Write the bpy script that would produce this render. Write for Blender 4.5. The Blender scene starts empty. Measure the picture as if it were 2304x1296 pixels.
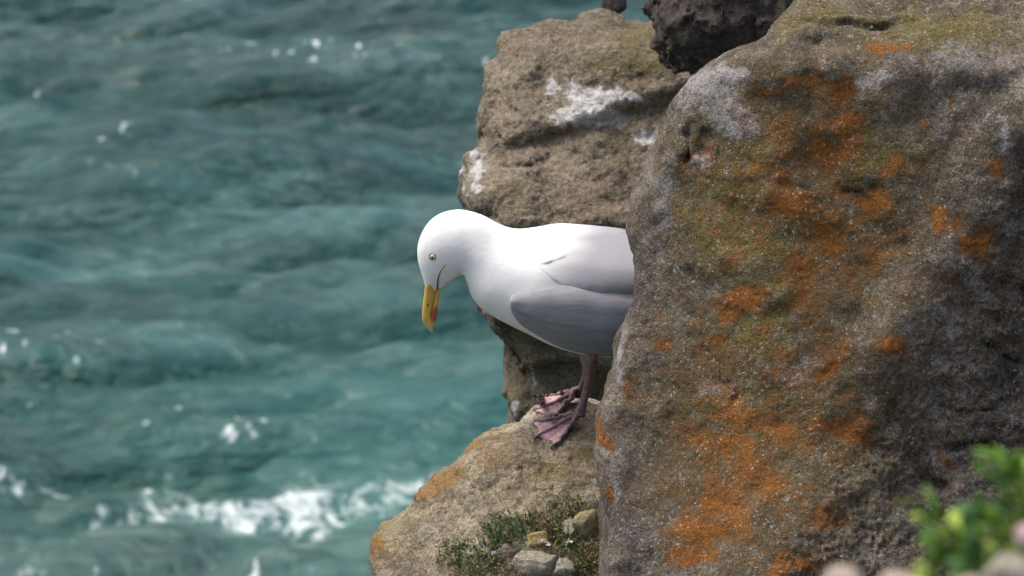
import bpy, math, random
import numpy as np
from mathutils import Vector, Matrix
from mathutils.bvhtree import BVHTree

scene = bpy.context.scene
rad = math.radians
random.seed(7)

# ------------------------------------------------------------------ camera
PITCH = rad(16.0)
D = 7.0                      # distance camera - gull (m)
S = 0.000556                 # metres per photo pixel at that distance
CAM_Z = 16.5                 # camera height above the sea
CAM = np.array([0.0, 0.0, CAM_Z])
RIGHT = np.array([1.0, 0.0, 0.0])
UP = np.array([0.0, math.sin(PITCH), math.cos(PITCH)])
FWD = np.array([0.0, math.cos(PITCH), -math.sin(PITCH)])

cam_data = bpy.data.cameras.new("camera")
cam = bpy.data.objects.new("camera", cam_data)
scene.collection.objects.link(cam)
cam.location = CAM
cam.rotation_euler = (math.pi / 2 - PITCH, 0, 0)
cam_data.sensor_width = 36.0
cam_data.lens = 36.0 * D / (2304 * S)
cam_data.clip_start = 0.1
cam_data.clip_end = 20000
cam_data.dof.use_dof = True
cam_data.dof.focus_distance = D - 0.12
cam_data.dof.aperture_fstop = 19.0
scene.camera = cam

# ------------------------------------------------------------------ sky and sun
SUN_EL = rad(67.0)
SUN_AZ = rad(-80.0)          # measured from +Y (beyond the cliff), negative = to the left
sun_dir = Vector((math.sin(SUN_AZ) * math.cos(SUN_EL), math.cos(SUN_AZ) * math.cos(SUN_EL), math.sin(SUN_EL)))
world = bpy.data.worlds.new("World")
scene.world = world
world.use_nodes = True
wn = world.node_tree.nodes
wl = world.node_tree.links
wn.clear()
sky = wn.new("ShaderNodeTexSky")
sky.sky_type = 'NISHITA'
sky.sun_disc = False
sky.sun_elevation = SUN_EL
sky.sun_rotation = SUN_AZ
sky.altitude = 0
sky.air_density = 1.0
sky.dust_density = 7.0
sky.ozone_density = 1.0
bg = wn.new("ShaderNodeBackground")
bg.inputs["Strength"].default_value = 0.15
wo = wn.new("ShaderNodeOutputWorld")
wl.new(sky.outputs[0], bg.inputs[0])
wl.new(bg.outputs[0], wo.inputs[0])

sl = bpy.data.lights.new("sun", 'SUN')
sl.energy = 1.25
sl.angle = rad(14.0)
sl.color = (1.0, 0.95, 0.87)
so = bpy.data.objects.new("sun", sl)
scene.collection.objects.link(so)
so.rotation_euler = sun_dir.to_track_quat('Z', 'Y').to_euler()
so.location = (0, 20, 60)

scene.view_settings.view_transform = 'Standard'
scene.view_settings.look = 'None'
scene.view_settings.gamma = 1.0
scene.view_settings.exposure = 0.68
scene.view_settings.use_curve_mapping = False
scene.cycles.use_denoising = True
scene.cycles.max_bounces = 6

# ------------------------------------------------------------------ helpers
def tag(o, label=None, cat=None, group=None, kind=None):
    if label: o["label"] = label
    if cat: o["category"] = cat
    if group: o["group"] = group
    if kind: o["kind"] = kind
    return o

def link(o, parent=None):
    scene.collection.objects.link(o)
    if parent is not None:
        o.parent = parent
        o.matrix_parent_inverse = parent.matrix_world.inverted()
    return o

def empty(name, loc):
    o = bpy.data.objects.new(name, None)
    o.empty_display_size = 0.05
    o.location = loc
    link(o)
    bpy.context.view_layer.update()
    return o

def at(px, py, depth):
    """world point seen at photo pixel (px, py) at the given camera depth"""
    k = S * depth / D
    return CAM + FWD * depth + RIGHT * ((px - 1152) * k) + UP * ((648 - py) * k)

def ray(px, py):
    d = FWD * D + RIGHT * ((px - 1152) * S) + UP * ((648 - py) * S)
    return d / np.linalg.norm(d)

def project(V):
    R = V - CAM
    d = R @ FWD
    k = S * d / D
    return 1152 + (R @ RIGHT) / k, 648 - (R @ UP) / k, d

def make_mesh(name, V, F, mats=(), attrs=None, smooth=True, mat_idx=None):
    """F: (n,4) or (n,3) int array, or list of faces"""
    me = bpy.data.meshes.new(name)
    if isinstance(F, np.ndarray):
        n, k = F.shape
        me.vertices.add(len(V)); me.vertices.foreach_set("co", np.asarray(V, np.float32).ravel())
        me.loops.add(n * k); me.loops.foreach_set("vertex_index", F.astype(np.int32).ravel())
        me.polygons.add(n)
        me.polygons.foreach_set("loop_start", np.arange(0, n * k, k, dtype=np.int32))
        me.polygons.foreach_set("loop_total", np.full(n, k, np.int32))
        me.update(calc_edges=True)
    else:
        me.from_pydata([tuple(v) for v in V], [], F)
        me.update()
    if smooth and len(me.polygons):
        me.polygons.foreach_set("use_smooth", np.ones(len(me.polygons), bool))
    for m in mats: me.materials.append(m)
    if mat_idx is not None: me.polygons.foreach_set("material_index", np.asarray(mat_idx, np.int32))
    if attrs:
        for k_, a in attrs.items():
            at_ = me.attributes.new(k_, 'FLOAT', 'POINT')
            at_.data.foreach_set("value", np.asarray(a, np.float32))
    return me

def get_v(me):
    a = np.empty(len(me.vertices) * 3, np.float32); me.vertices.foreach_get("co", a)
    return a.reshape(-1, 3).astype(np.float64)
def get_n(me):
    a = np.empty(len(me.vertices) * 3, np.float32); me.vertex_normals.foreach_get("vector", a)
    return a.reshape(-1, 3).astype(np.float64)
def set_v(me, V):
    me.vertices.foreach_set("co", V.astype(np.float32).ravel()); me.update()
def set_attr(me, name, a):
    at_ = me.attributes.get(name) or me.attributes.new(name, 'FLOAT', 'POINT')
    at_.data.foreach_set("value", np.asarray(a, np.float32))

def subdivide_quads(V, Q):
    """one Catmull-Clark step"""
    n = len(V); f = V[Q].mean(1)
    e = np.stack([Q, np.roll(Q, -1, 1)], -1).reshape(-1, 2); e.sort(1)
    key = e[:, 0] * n + e[:, 1]
    u, inv = np.unique(key, return_inverse=True)
    ea, eb = u // n, u % n; fi = np.repeat(np.arange(len(Q)), 4)
    nf = np.bincount(inv, minlength=len(u)).astype(float)
    fs = np.stack([np.bincount(inv, f[fi, k], len(u)) for k in range(3)], 1)
    ep = (V[ea] + V[eb] + fs) / (2 + nf)[:, None]
    mid = (V[ea] + V[eb]) / 2
    val = np.bincount(ea, minlength=n) + np.bincount(eb, minlength=n)
    nfv = np.bincount(Q.ravel(), minlength=n)
    fa = np.stack([np.bincount(Q.ravel(), f[fi, k], n) for k in range(3)], 1) / np.maximum(nfv, 1)[:, None]
    ma = np.stack([np.bincount(ea, mid[:, k], n) + np.bincount(eb, mid[:, k], n) for k in range(3)], 1) / np.maximum(val, 1)[:, None]
    nn = np.maximum(val, 3)[:, None]
    vp = (fa + 2 * ma + (nn - 3) * V) / nn
    inv = inv.reshape(-1, 4); o1 = n; o2 = n + len(u)
    fp = o2 + np.arange(len(Q))
    NQ = [np.stack([Q[:, c], o1 + inv[:, c], fp, o1 + inv[:, c - 1]], 1) for c in range(4)]
    return np.concatenate([vp, ep, f]), np.concatenate(NQ)

# ---- numpy noise
_rs = np.random.RandomState(3)
_perm = np.concatenate([_rs.permutation(256)] * 3)
_g = _rs.normal(size=(256, 3)); _g /= np.linalg.norm(_g, axis=1)[:, None]
def perlin(P):
    P = np.asarray(P, np.float64)
    i = np.floor(P).astype(np.int64); f = P - i; i &= 255
    u = f * f * f * (f * (f * 6 - 15) + 10)
    def gr(a, b, c):
        h = _perm[_perm[_perm[(i[:, 0] + a) & 255] + ((i[:, 1] + b) & 255)] + ((i[:, 2] + c) & 255)]
        g = _g[h]
        return g[:, 0] * (f[:, 0] - a) + g[:, 1] * (f[:, 1] - b) + g[:, 2] * (f[:, 2] - c)
    def L(a, b, t): return a + (b - a) * t
    x0 = L(L(gr(0,0,0), gr(1,0,0), u[:,0]), L(gr(0,1,0), gr(1,1,0), u[:,0]), u[:,1])
    x1 = L(L(gr(0,0,1), gr(1,0,1), u[:,0]), L(gr(0,1,1), gr(1,1,1), u[:,0]), u[:,1])
    return L(x0, x1, u[:, 2]) * 1.6
def fbm(P, octv=4, gain=0.5, lac=2.03, ridged=False):
    out = np.zeros(len(P)); a = 1.0; Q = np.array(P, np.float64); tot = 0
    for k in range(octv):
        n = perlin(Q + 17.3 * k)
        if ridged: n = 1 - 2 * np.abs(n)
        out += a * n; tot += a; a *= gain; Q = Q * lac
    return out / tot

def smoothstep(a, b, x):
    t = np.clip((x - a) / (b - a), 0, 1); return t * t * (3 - 2 * t)

# ---- surface nets
def surface_nets(F, origin, h):
    nx, ny, nz = F.shape
    ins = F < 0
    cnt = np.zeros((nx-1, ny-1, nz-1), np.int8)
    acc = np.zeros((nx-1, ny-1, nz-1, 3), np.float32)
    c = [(i, j, k) for i in (0, 1) for j in (0, 1) for k in (0, 1)]
    def sub(A, o): return A[o[0]:o[0]+nx-1, o[1]:o[1]+ny-1, o[2]:o[2]+nz-1]
    for a in c:
        for ax in range(3):
            if a[ax]: continue
            b = list(a); b[ax] = 1; b = tuple(b)
            cross = sub(ins, a) != sub(ins, b)
            idx = np.nonzero(cross)
            fa = sub(F, a)[idx]; fb = sub(F, b)[idx]
            t = fa / (fa - fb)
            cnt[idx] += 1
            p = np.tile(np.array(a, np.float32), (len(t), 1)); p[:, ax] = t
            acc[idx] += p
    m = cnt > 0
    ii = np.nonzero(m)
    V = acc[ii] / cnt[ii][:, None] + np.stack(ii, 1)
    vid = np.full(m.shape, -1, np.int64); vid[ii] = np.arange(len(V))
    quads = []
    for ax in range(3):
        sl0 = [slice(None)] * 3; sl1 = [slice(None)] * 3
        sl0[ax] = slice(0, -1); sl1[ax] = slice(1, None)
        A = ins[tuple(sl0)]; B = ins[tuple(sl1)]
        e = A != B
        o1, o2 = [(1, 2), (2, 0), (0, 1)][ax]
        # exclude boundary
        mask = np.zeros_like(e); s_ = [slice(None)] * 3; s_[o1] = slice(1, -1); s_[o2] = slice(1, -1)
        mask[tuple(s_)] = True
        idx = np.stack(np.nonzero(e & mask), 1)
        if not len(idx): continue
        fl = A[tuple(idx.T)]
        def g(d1, d2):
            q = idx.copy(); q[:, o1] -= d1; q[:, o2] -= d2
            return vid[q[:, 0], q[:, 1], q[:, 2]]
        q = np.stack([g(1, 1), g(0, 1), g(0, 0), g(1, 0)], 1)
        q[~fl] = q[~fl][:, ::-1]
        quads.append(q)
    Q = np.concatenate(quads)
    Q = Q[(Q >= 0).all(1)]
    return V * h + origin, Q

def poly_sdf(U, Vv, poly):
    P = np.stack([U.ravel(), Vv.ravel()], 1); poly = np.asarray(poly, float)
    d = np.full(len(P), 1e9); inside = np.zeros(len(P), bool)
    n = len(poly)
    for i in range(n):
        a = poly[i]; b = poly[(i + 1) % n]
        e = b - a; w = P - a
        t = np.clip((w @ e) / (e @ e + 1e-12), 0, 1)
        q = w - t[:, None] * e
        d = np.minimum(d, (q * q).sum(1))
        c1 = (P[:, 1] >= a[1]) != (P[:, 1] >= b[1])
        xint = a[0] + (P[:, 1] - a[1]) * e[0] / (e[1] if abs(e[1]) > 1e-12 else 1e-12)
        inside ^= c1 & (P[:, 0] < xint)
    d = np.sqrt(d); d[inside] *= -1
    return d.reshape(U.shape)

def rock_mesh(name, outline_px, depth, front, back, r, h, noise, sub=1, fine=None, cuts=None, pad=0.03):
    """A closed boulder. outline_px: silhouette in photo pixels; its (u,v,w) axes are right, up, away at 'depth'.
    front(u_px, v_px) / back(u_px, v_px): distance (m) of the faces from 'depth'. noise(P)->m added to the field."""
    k = S * depth / D
    poly = [((x - 1152) * k, (648 - y) * k) for x, y in outline_px]
    pu = np.array(poly)
    u0, v0 = pu.min(0) - pad; u1, v1 = pu.max(0) + pad
    us = np.arange(u0, u1 + h, h); vs = np.arange(v0, v1 + h, h)
    U, Vv = np.meshgrid(us, vs, indexing='ij')
    d2 = poly_sdf(U, Vv, poly)
    PX = U / k + 1152; PY = 648 - Vv / k
    fr = front(PX, PY); bk = back(PX, PY)
    ws = np.arange(fr.min() - pad, bk.max() + pad + h, h)
    W = ws[None, None, :]
    hw = ((bk - fr) / 2)[..., None]; wc = ((bk + fr) / 2)[..., None]
    q1 = np.broadcast_to((d2 + r)[..., None], (len(us), len(vs), len(ws)))
    q2 = np.abs(W - wc) - hw + r
    F = (np.hypot(np.maximum(q1, 0), np.maximum(q2, 0)) + np.minimum(np.maximum(q1, q2), 0) - r).astype(np.float32)
    band = np.abs(F) < 0.07
    ii = np.nonzero(band)
    P = np.stack([us[ii[0]], vs[ii[1]], ws[ii[2]]], 1)
    F[ii] += noise(P).astype(np.float32)
    if cuts is not None:
        F[ii] = cuts(P, F[ii], k)
    # close at the border of the grid
    for ax in range(3):
        s0 = [slice(None)] * 3; s0[ax] = 0; s1 = [slice(None)] * 3; s1[ax] = -1
        F[tuple(s0)] = np.maximum(F[tuple(s0)], h * .5); F[tuple(s1)] = np.maximum(F[tuple(s1)], h * .5)
    V, Q = surface_nets(F, np.array([us[0], vs[0], ws[0]]), h)
    for _ in range(sub): V, Q = subdivide_quads(V, Q)
    me = make_mesh(name, V, Q)
    V = get_v(me)
    if fine is not None:
        N = get_n(me)
        V = V + N * fine(V)[:, None]
    base = CAM + FWD * depth
    Wd = base + V[:, :1] * RIGHT + V[:, 1:2] * UP + V[:, 2:3] * FWD
    # (u,v,w)->(right,up,fwd) is left-handed: flip faces
    set_v(me, Wd)
    me.flip_normals()
    me.update()
    return me

def bvh_of(me):
    V = [tuple(v.co) for v in me.vertices]
    return BVHTree.FromPolygons(V, [tuple(p.vertices) for p in me.polygons])
def hit(bvh, px, py):
    d = ray(px, py)
    loc, nor, idx, dist = bvh.ray_cast(Vector(CAM), Vector(d))
    if loc is None: return None, None
    n = np.array(nor)
    return np.array(loc), (-n if n @ d > 0 else n)          # normal towards the viewer's side

def warp(V, px, py, a=34.):
    return (px + a * (perlin(V * 15) + .6 * perlin(V * 40 + 3) + .4 * perlin(V * 95 + 8)),
            py + a * (perlin(V * 15 + 31) + .6 * perlin(V * 40 + 37) + .4 * perlin(V * 95 + 41)))
def blobs(px, py, lst):
    out = np.zeros(len(px))
    for (x, y, rx, ry, *s) in lst:
        out = np.maximum(out, (s[0] if s else 1.0) * np.exp(-((px - x) / rx) ** 2 - ((py - y) / ry) ** 2))
    return out

# ------------------------------------------------------------------ materials
def new_mat(name):
    m = bpy.data.materials.new(name); m.use_nodes = True
    nt = m.node_tree; nt.nodes.clear()
    out = nt.nodes.new("ShaderNodeOutputMaterial")
    b = nt.nodes.new("ShaderNodeBsdfPrincipled")
    nt.links.new(b.outputs[0], out.inputs[0])
    return m, nt, b

class NB:
    """small node builder"""
    def __init__(s, nt): s.nt = nt
    def n(s, t, **kw):
        nd = s.nt.nodes.new(t)
        for k, v in kw.items(): setattr(nd, k, v)
        return nd
    def l(s, a, b): s.nt.links.new(a, b)
    def val(s, sock, v):
        if hasattr(v, "is_output"): s.l(v, sock)
        else: sock.default_value = v
    def coords(s, scale=None, kind="Object"):
        c = s.n("ShaderNodeTexCoord").outputs[kind]
        if scale is None: return c
        m = s.n("ShaderNodeMapping"); m.inputs["Scale"].default_value = scale; s.l(c, m.inputs[0])
        return m.outputs[0]
    def noise(s, co, scale, detail=4, rough=.55, dist=0, out=0):
        t = s.n("ShaderNodeTexNoise"); s.l(co, t.inputs["Vector"])
        t.inputs["Scale"].default_value = scale; t.inputs["Detail"].default_value = detail
        t.inputs["Roughness"].default_value = rough; t.inputs["Distortion"].default_value = dist
        return t.outputs[out]
    def voro(s, co, scale, feature='F1', rnd=1.0, out="Distance"):
        t = s.n("ShaderNodeTexVoronoi", feature=feature); s.l(co, t.inputs["Vector"])
        t.inputs["Scale"].default_value = scale; t.inputs["Randomness"].default_value = rnd
        return t.outputs[out]
    def math(s, op, a, b=0.0, c=0.0, clamp=False):
        t = s.n("ShaderNodeMath", operation=op, use_clamp=clamp)
        s.val(t.inputs[0], a); s.val(t.inputs[1], b); s.val(t.inputs[2], c)
        return t.outputs[0]
    def sstep(s, a, b, x):
        t = s.n("ShaderNodeMapRange", interpolation_type='SMOOTHSTEP')
        s.val(t.inputs[0], x); t.inputs[1].default_value = a; t.inputs[2].default_value = b
        return t.outputs[0]
    def mix(s, f, a, b, blend='MIX'):
        t = s.n("ShaderNodeMix", data_type='RGBA', blend_type=blend)
        s.val(t.inputs[0], f)
        for sk, v in ((t.inputs[6], a), (t.inputs[7], b)):
            if hasattr(v, "is_output"): s.l(v, sk)
            else: sk.default_value = (*v, 1.0)
        return t.outputs[2]
    def attr(s, name): 
        a = s.n("ShaderNodeAttribute"); a.attribute_name = name
        return a.outputs["Fac"]
    def ramp(s, f, stops):
        r = s.n("ShaderNodeValToRGB"); s.val(r.inputs[0], f)
        el = r.color_ramp.elements
        while len(el) < len(stops): el.new(0.5)
        for e, (p, c) in zip(el, stops): e.position = p; e.color = (*c, 1)
        return r.outputs[0]
    def bump(s, h, strength, dist, normal=None):
        b = s.n("ShaderNodeBump"); b.inputs["Strength"].default_value = strength
        b.inputs["Distance"].default_value = dist; s.l(h, b.inputs["Height"])
        if normal is not None: s.l(normal, b.inputs["Normal"])
        return b.outputs[0]

def rock_material(name, dark, mid, light, layers=(), speck=0.5, speck_col=(.55,.53,.50), sc=1.0, bump=1.0, rough=.9, grain=1.0):
    """layers: (attribute, colour a, colour b, noise scale, softness)"""
    m, nt, b = new_mat(name); nb = NB(nt)
    co = nb.coords()
    big = nb.noise(co, 7 * sc, 5, .6)
    med = nb.noise(co, 38 * sc, 5, .65)
    fin = nb.noise(co, 210 * sc, 4, .7)
    f = nb.math('ADD', nb.math('MULTIPLY', big, .5), nb.math('MULTIPLY', med, .5))
    fin2 = nb.noise(co, 520 * sc, 3, .8)
    f = nb.math('ADD', f, nb.math('MULTIPLY', nb.math('SUBTRACT', fin, .5), .70 * grain))
    f = nb.math('ADD', f, nb.math('MULTIPLY', nb.math('SUBTRACT', fin2, .5), .75 * grain))
    col = nb.ramp(f, [(.30, dark), (.50, mid), (.70, light)])
    crust = None
    for (att, ca, cb, ns, soft) in layers:
        a = nb.attr(att)
        n1 = nb.noise(co, ns, 6, .72)
        n2 = nb.noise(co, ns * 6, 3, .7)
        n3 = nb.noise(co, ns * 17, 2, .7)
        nn = nb.math('ADD', nb.math('MULTIPLY', n1, .75), nb.math('ADD', nb.math('MULTIPLY', n2, .75), nb.math('MULTIPLY', n3, 1.1)))
        nn = nb.math('SUBTRACT', nn, .75)
        mask = nb.sstep(1.0 - soft, 1.0 + soft, nb.math('ADD', a, nn))
        lc = nb.mix(nb.sstep(.35, .65, nb.noise(co, ns * 5.1, 5, .75)), ca, cb)
        lc = nb.mix(nb.math('MULTIPLY', nb.sstep(.58, .38, fin2), .15 if att == 'guano' else .5), lc, tuple(c * .45 for c in ca))
        col = nb.mix(mask, col, lc)
        crust = mask if crust is None else nb.math('MAXIMUM', crust, mask)
    # pale grains
    wv = nb.n('ShaderNodeVectorMath', operation='SCALE'); nb.l(nb.noise(co, 160 * sc, 3, .7, 0, 1), wv.inputs[0]); wv.inputs['Scale'].default_value = .009 / sc
    wa = nb.n('ShaderNodeVectorMath', operation='ADD'); nb.l(co, wa.inputs[0]); nb.l(wv.outputs[0], wa.inputs[1])
    v = nb.voro(wa.outputs[0], 150 * sc)
    sel = nb.noise(co, 26 * sc, 3, .6)
    sm = nb.math('MULTIPLY', nb.sstep(.30, .12, v), nb.sstep(.44, .62, sel))
    sp2 = nb.math('MULTIPLY', nb.sstep(.60, .70, nb.noise(co, 360 * sc, 2, .7)), nb.sstep(.42, .60, nb.noise(co, 19 * sc, 3, .6)))
    sm = nb.math('MAXIMUM', sm, sp2)
    col = nb.mix(nb.math('MULTIPLY', sm, speck), col, speck_col)
    # dark pits
    pit = nb.sstep(.36, .24, nb.noise(co, 95 * sc, 3, .6))
    col = nb.mix(nb.math('MULTIPLY', pit, .55), col, tuple(c * .45 for c in dark))
    nb.l(col, b.inputs["Base Color"])
    b.inputs["Roughness"].default_value = rough
    b.inputs["Specular IOR Level"].default_value = 0.3
    h = nb.math('ADD', nb.math('MULTIPLY', med, .9), nb.math('ADD', nb.math('MULTIPLY', fin, .55), nb.math('MULTIPLY', fin2, .30)))
    if crust is not None: h = nb.math('ADD', h, nb.math('MULTIPLY', crust, .18))
    h = nb.math('SUBTRACT', h, nb.math('MULTIPLY', pit, .25))
    h = nb.math('ADD', h, nb.math('MULTIPLY', sm, .12))
    nb.l(nb.bump(h, .8 * bump, .012 / sc), b.inputs["Normal"])
    return m

def plain(name, col, rough=.6, var=.15, scale=60, spec=.4, bump=0.0, sss=0.0):
    m, nt, b = new_mat(name); nb = NB(nt); co = nb.coords()
    n = nb.noise(co, scale, 4, .6)
    c = nb.mix(nb.sstep(.3, .7, n), tuple(x * (1 - var) for x in col), tuple(min(1, x * (1 + var)) for x in col))
    nb.l(c, b.inputs["Base Color"]); b.inputs["Roughness"].default_value = rough
    b.inputs["Specular IOR Level"].default_value = spec
    if bump: nb.l(nb.bump(n, bump, .003), b.inputs["Normal"])
    if sss:
        b.inputs["Subsurface Weight"].default_value = sss
        b.inputs["Subsurface Radius"].default_value = (.01, .005, .003)
        b.inputs["Subsurface Scale"].default_value = .5
    return m

# ------------------------------------------------------------------ sea
def sea_xy(px, py):
    d = ray(px, py); t = -CAM_Z / d[2]
    p = CAM + d * t
    return p[0], p[1]

def build_sea():
    N = 1024; L = 40.96
    rs = np.random.RandomState(11)
    kx = np.fft.fftfreq(N, L / N) * 2 * np.pi
    KX, KY = np.meshgrid(kx, kx, indexing='ij')
    K = np.hypot(KX, KY); K[0, 0] = 1e-6
    th = rad(-74)                                     # waves run towards the shore
    wx, wy = math.cos(th), math.sin(th)
    cosw = (KX * wx + KY * wy) / K
    kp = 2 * np.pi / 8.5
    ph = np.exp(-1.0 / (K / kp) ** 2) / K ** 3.75 * (0.06 + 0.94 * cosw ** 4) * np.exp(-(K * .075) ** 2)
    ph[0, 0] = 0
    amp = np.sqrt(ph) * (rs.normal(size=K.shape) + 1j * rs.normal(size=K.shape))
    H = np.fft.ifft2(amp).real
    s = 0.21 / H.std()
    amp *= s; H *= s
    DX = np.fft.ifft2(-1j * KX / K * amp).real
    DY = np.fft.ifft2(-1j * KY / K * amp).real
    lam = .8
    Jxx = 1 + lam * np.fft.ifft2(KX * KX / K * amp).real
    Jyy = 1 + lam * np.fft.ifft2(KY * KY / K * amp).real
    Jxy = lam * np.fft.ifft2(KX * KY / K * amp).real
    J = Jxx * Jyy - Jxy ** 2
    def axis(c0, c1, step, far, g=1.22):
        mid = np.arange(c0, c1, step)
        out = []; x = c1; s_ = step
        while x < far: out.append(x); s_ *= g; x += s_
        lo = []; x = c0 - step; s_ = step
        while x > -far: lo.append(x); s_ *= g; x -= s_
        return np.array(lo[::-1] + list(mid) + out)
    xs = axis(-12.0, 8.0, .056, 6000); ys = axis(44.0, 90.0, .066, 9000)
    ys = ys[ys > -400]
    X, Y = np.meshgrid(xs, ys, indexing='ij')
    def samp(A):
        fx = (X / L * N) % N; fy = (Y / L * N) % N
        i = np.floor(fx).astype(int); j = np.floor(fy).astype(int); a = fx - i; b = fy - j
        i %= N; j %= N; i2 = (i + 1) % N; j2 = (j + 1) % N
        return A[i, j]*(1-a)*(1-b) + A[i2, j]*a*(1-b) + A[i, j2]*(1-a)*b + A[i2, j2]*a*b
    fade = np.exp(-((np.maximum(0, np.maximum(-12 - X, X - 9)) + np.maximum(0, np.maximum(43 - Y, Y - 92))) / 25) ** 2)
    Z = samp(H) * fade
    Xd = X + lam * samp(DX) * fade; Yd = Y + lam * samp(DY) * fade
    Jv = samp(J)
    V = np.stack([Xd, Yd, Z], -1).reshape(-1, 3)
    nx, ny = X.shape
    idx = np.arange(nx * ny).reshape(nx, ny)
    F = np.stack([idx[:-1, :-1], idx[1:, :-1], idx[1:, 1:], idx[:-1, 1:]], -1).reshape(-1, 4)
    # foam: breaking water along the foot of the cliff, plus crest flecks painted white as sun glints
    xf, yf = V[:, 0], V[:, 1]
    lines = [[(150,1222),(230,1192),(330,1186),(440,1172),(520,1150),(560,1108),(640,1086),(720,1076),(800,1085),(880,1105),(960,1128)],
             [(600,1136),(680,1146),(760,1160),(800,1200)], [(540,1120),(650,1122),(760,1118),(900,1140)],
             [(-60,1140),(60,1128),(140,1118)], [(60,1250),(100,1285),(60,1330)], [(390,1068),(440,1050),(490,1028)],
             [(-80,1290),(20,1292)], [(300,1128),(380,1122)]]
    wid = [1.0, .8, .75, .7, .8, .35, .6, .3]
    foam = np.zeros(len(V))
    near = (np.abs(xf + 1) < 13) & (yf > 42) & (yf < 94)
    P = np.stack([xf[near], yf[near] * .33], 1)
    wob = np.stack([perlin(np.stack([P[:,0]*.9, P[:,1]*.9, P[:,0]*0+k], 1)) for k in (1.5, 7.5)], 1) * .22
    Pw = P + wob
    fo = np.zeros(len(P))
    for ln, w in zip(lines, wid):
        pts = np.array([(sea_xy(a, b)[0], sea_xy(a, b)[1] * .33) for a, b in ln])
        dmin = np.full(len(P), 1e9)
        for a, b in zip(pts[:-1], pts[1:]):
            e = b - a; w_ = Pw - a; t = np.clip((w_ @ e) / (e @ e), 0, 1)
            dmin = np.minimum(dmin, np.linalg.norm(w_ - t[:, None] * e, axis=1))
        fo = np.maximum(fo, np.exp(-(dmin / (.21 * w)) ** 2) * min(1, .6 + w * .4) * .60)
    fl = perlin(np.stack([xf[near]*7.6, yf[near]*3.2, xf[near]*0+8.1], 1))
    glint_flecks = smoothstep(.27, .52, fl) * smoothstep(-.06, .12, V[near, 2])
    gate = smoothstep(-.12, .35, perlin(np.stack([xf[near]*.7, yf[near]*.30, xf[near]*0+3.3], 1)))
    foam[near] = np.maximum(fo, glint_flecks * gate * .70)
    bx, by = sea_xy(380, 1330)
    shoal = np.exp(-((xf - bx) / 2.3) ** 2 - ((yf - by) / 3.2) ** 2)
    ax_, ay_ = sea_xy(760, 1180)
    aer = np.exp(-((xf - ax_) / 3.4) ** 2 - ((yf - ay_) / 7.0) ** 2)
    m, nt, b = new_mat("sea_water"); nb = NB(nt)
    co = nb.coords()
    mp = nb.n("ShaderNodeMapping"); mp.inputs["Scale"].default_value = (1, .55, 1); nb.l(co, mp.inputs[0])
    big = nb.noise(mp.outputs[0], .28, 4, .6, .6)
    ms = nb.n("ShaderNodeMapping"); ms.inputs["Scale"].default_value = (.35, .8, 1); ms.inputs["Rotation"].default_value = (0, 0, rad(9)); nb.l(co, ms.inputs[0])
    sky_streak = nb.noise(ms.outputs[0], .9, 6, .62, 1.3)
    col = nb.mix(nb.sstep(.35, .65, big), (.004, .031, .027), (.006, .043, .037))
    col = nb.mix(nb.math('MULTIPLY', nb.sstep(.48, .72, sky_streak), .8), col, (.030, .092, .083))  # pale streaks paint the sky's reflection into the water colour
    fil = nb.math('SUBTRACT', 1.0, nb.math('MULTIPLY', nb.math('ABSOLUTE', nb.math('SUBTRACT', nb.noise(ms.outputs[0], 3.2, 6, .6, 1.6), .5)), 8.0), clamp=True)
    col = nb.mix(nb.math('MULTIPLY', nb.math('MULTIPLY', fil, nb.sstep(.45, .65, nb.noise(ms.outputs[0], .7, 3, .5, .5))), .6), col, (.075, .165, .155))  # finer pale lines of the same painted reflection
    col = nb.mix(nb.math('MULTIPLY', nb.attr("aerated"), .75), col, (.030, .125, .108))
    col = nb.mix(nb.math('MULTIPLY', nb.attr("shoal"), .75), col, (.050, .095, .080))
    fa = nb.attr("foam")  # foam mask, with the painted glint flecks in it
    def web(sc, w, dist):      # lacy filaments
        n_ = nb.noise(mp.outputs[0], sc, 5, .6, dist)
        return nb.math('SUBTRACT', 1.0, nb.math('MULTIPLY', nb.math('ABSOLUTE', nb.math('SUBTRACT', n_, .5)), w))
    fn = nb.math('ADD', nb.math('MULTIPLY', web(1.5, 7.0, 1.5), .38), nb.math('MULTIPLY', web(4.0, 6.0, 1.0), .26))
    fn = nb.math('ADD', fn, nb.math('MULTIPLY', nb.math('SUBTRACT', nb.noise(mp.outputs[0], 1.1, 4, .6), .5), 1.3))
    fm = nb.math('MULTIPLY', nb.sstep(.86, 1.30, nb.math('ADD', fa, fn)), .92)
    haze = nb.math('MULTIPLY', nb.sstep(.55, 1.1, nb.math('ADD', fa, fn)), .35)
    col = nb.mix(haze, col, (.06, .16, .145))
    col = nb.mix(fm, col, (.66, .74, .73))
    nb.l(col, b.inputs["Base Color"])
    b.inputs["IOR"].default_value = 1.333
    b.inputs["Specular IOR Level"].default_value = .42
    nb.l(nb.math('ADD', nb.math('MULTIPLY', fm, .5), .09), b.inputs["Roughness"])
    mr = nb.n("ShaderNodeMapping"); mr.inputs["Scale"].default_value = (.32, 1.0, 1); mr.inputs["Rotation"].default_value = (0, 0, rad(-12)); nb.l(co, mr.inputs[0])
    rip = nb.math('ADD', nb.noise(mr.outputs[0], 4.6, 5, .64, .6), nb.math('MULTIPLY', nb.noise(mr.outputs[0], 12, 4, .62), .42))
    rip = nb.math('ADD', rip, nb.math('MULTIPLY', nb.noise(mr.outputs[0], 1.1, 3, .5, .8), .8))
    patch = nb.sstep(.32, .68, nb.noise(ms.outputs[0], .55, 4, .6, .8))
    rip = nb.math('MULTIPLY', rip, nb.math('ADD', nb.math('MULTIPLY', patch, .9), .22))
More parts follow.
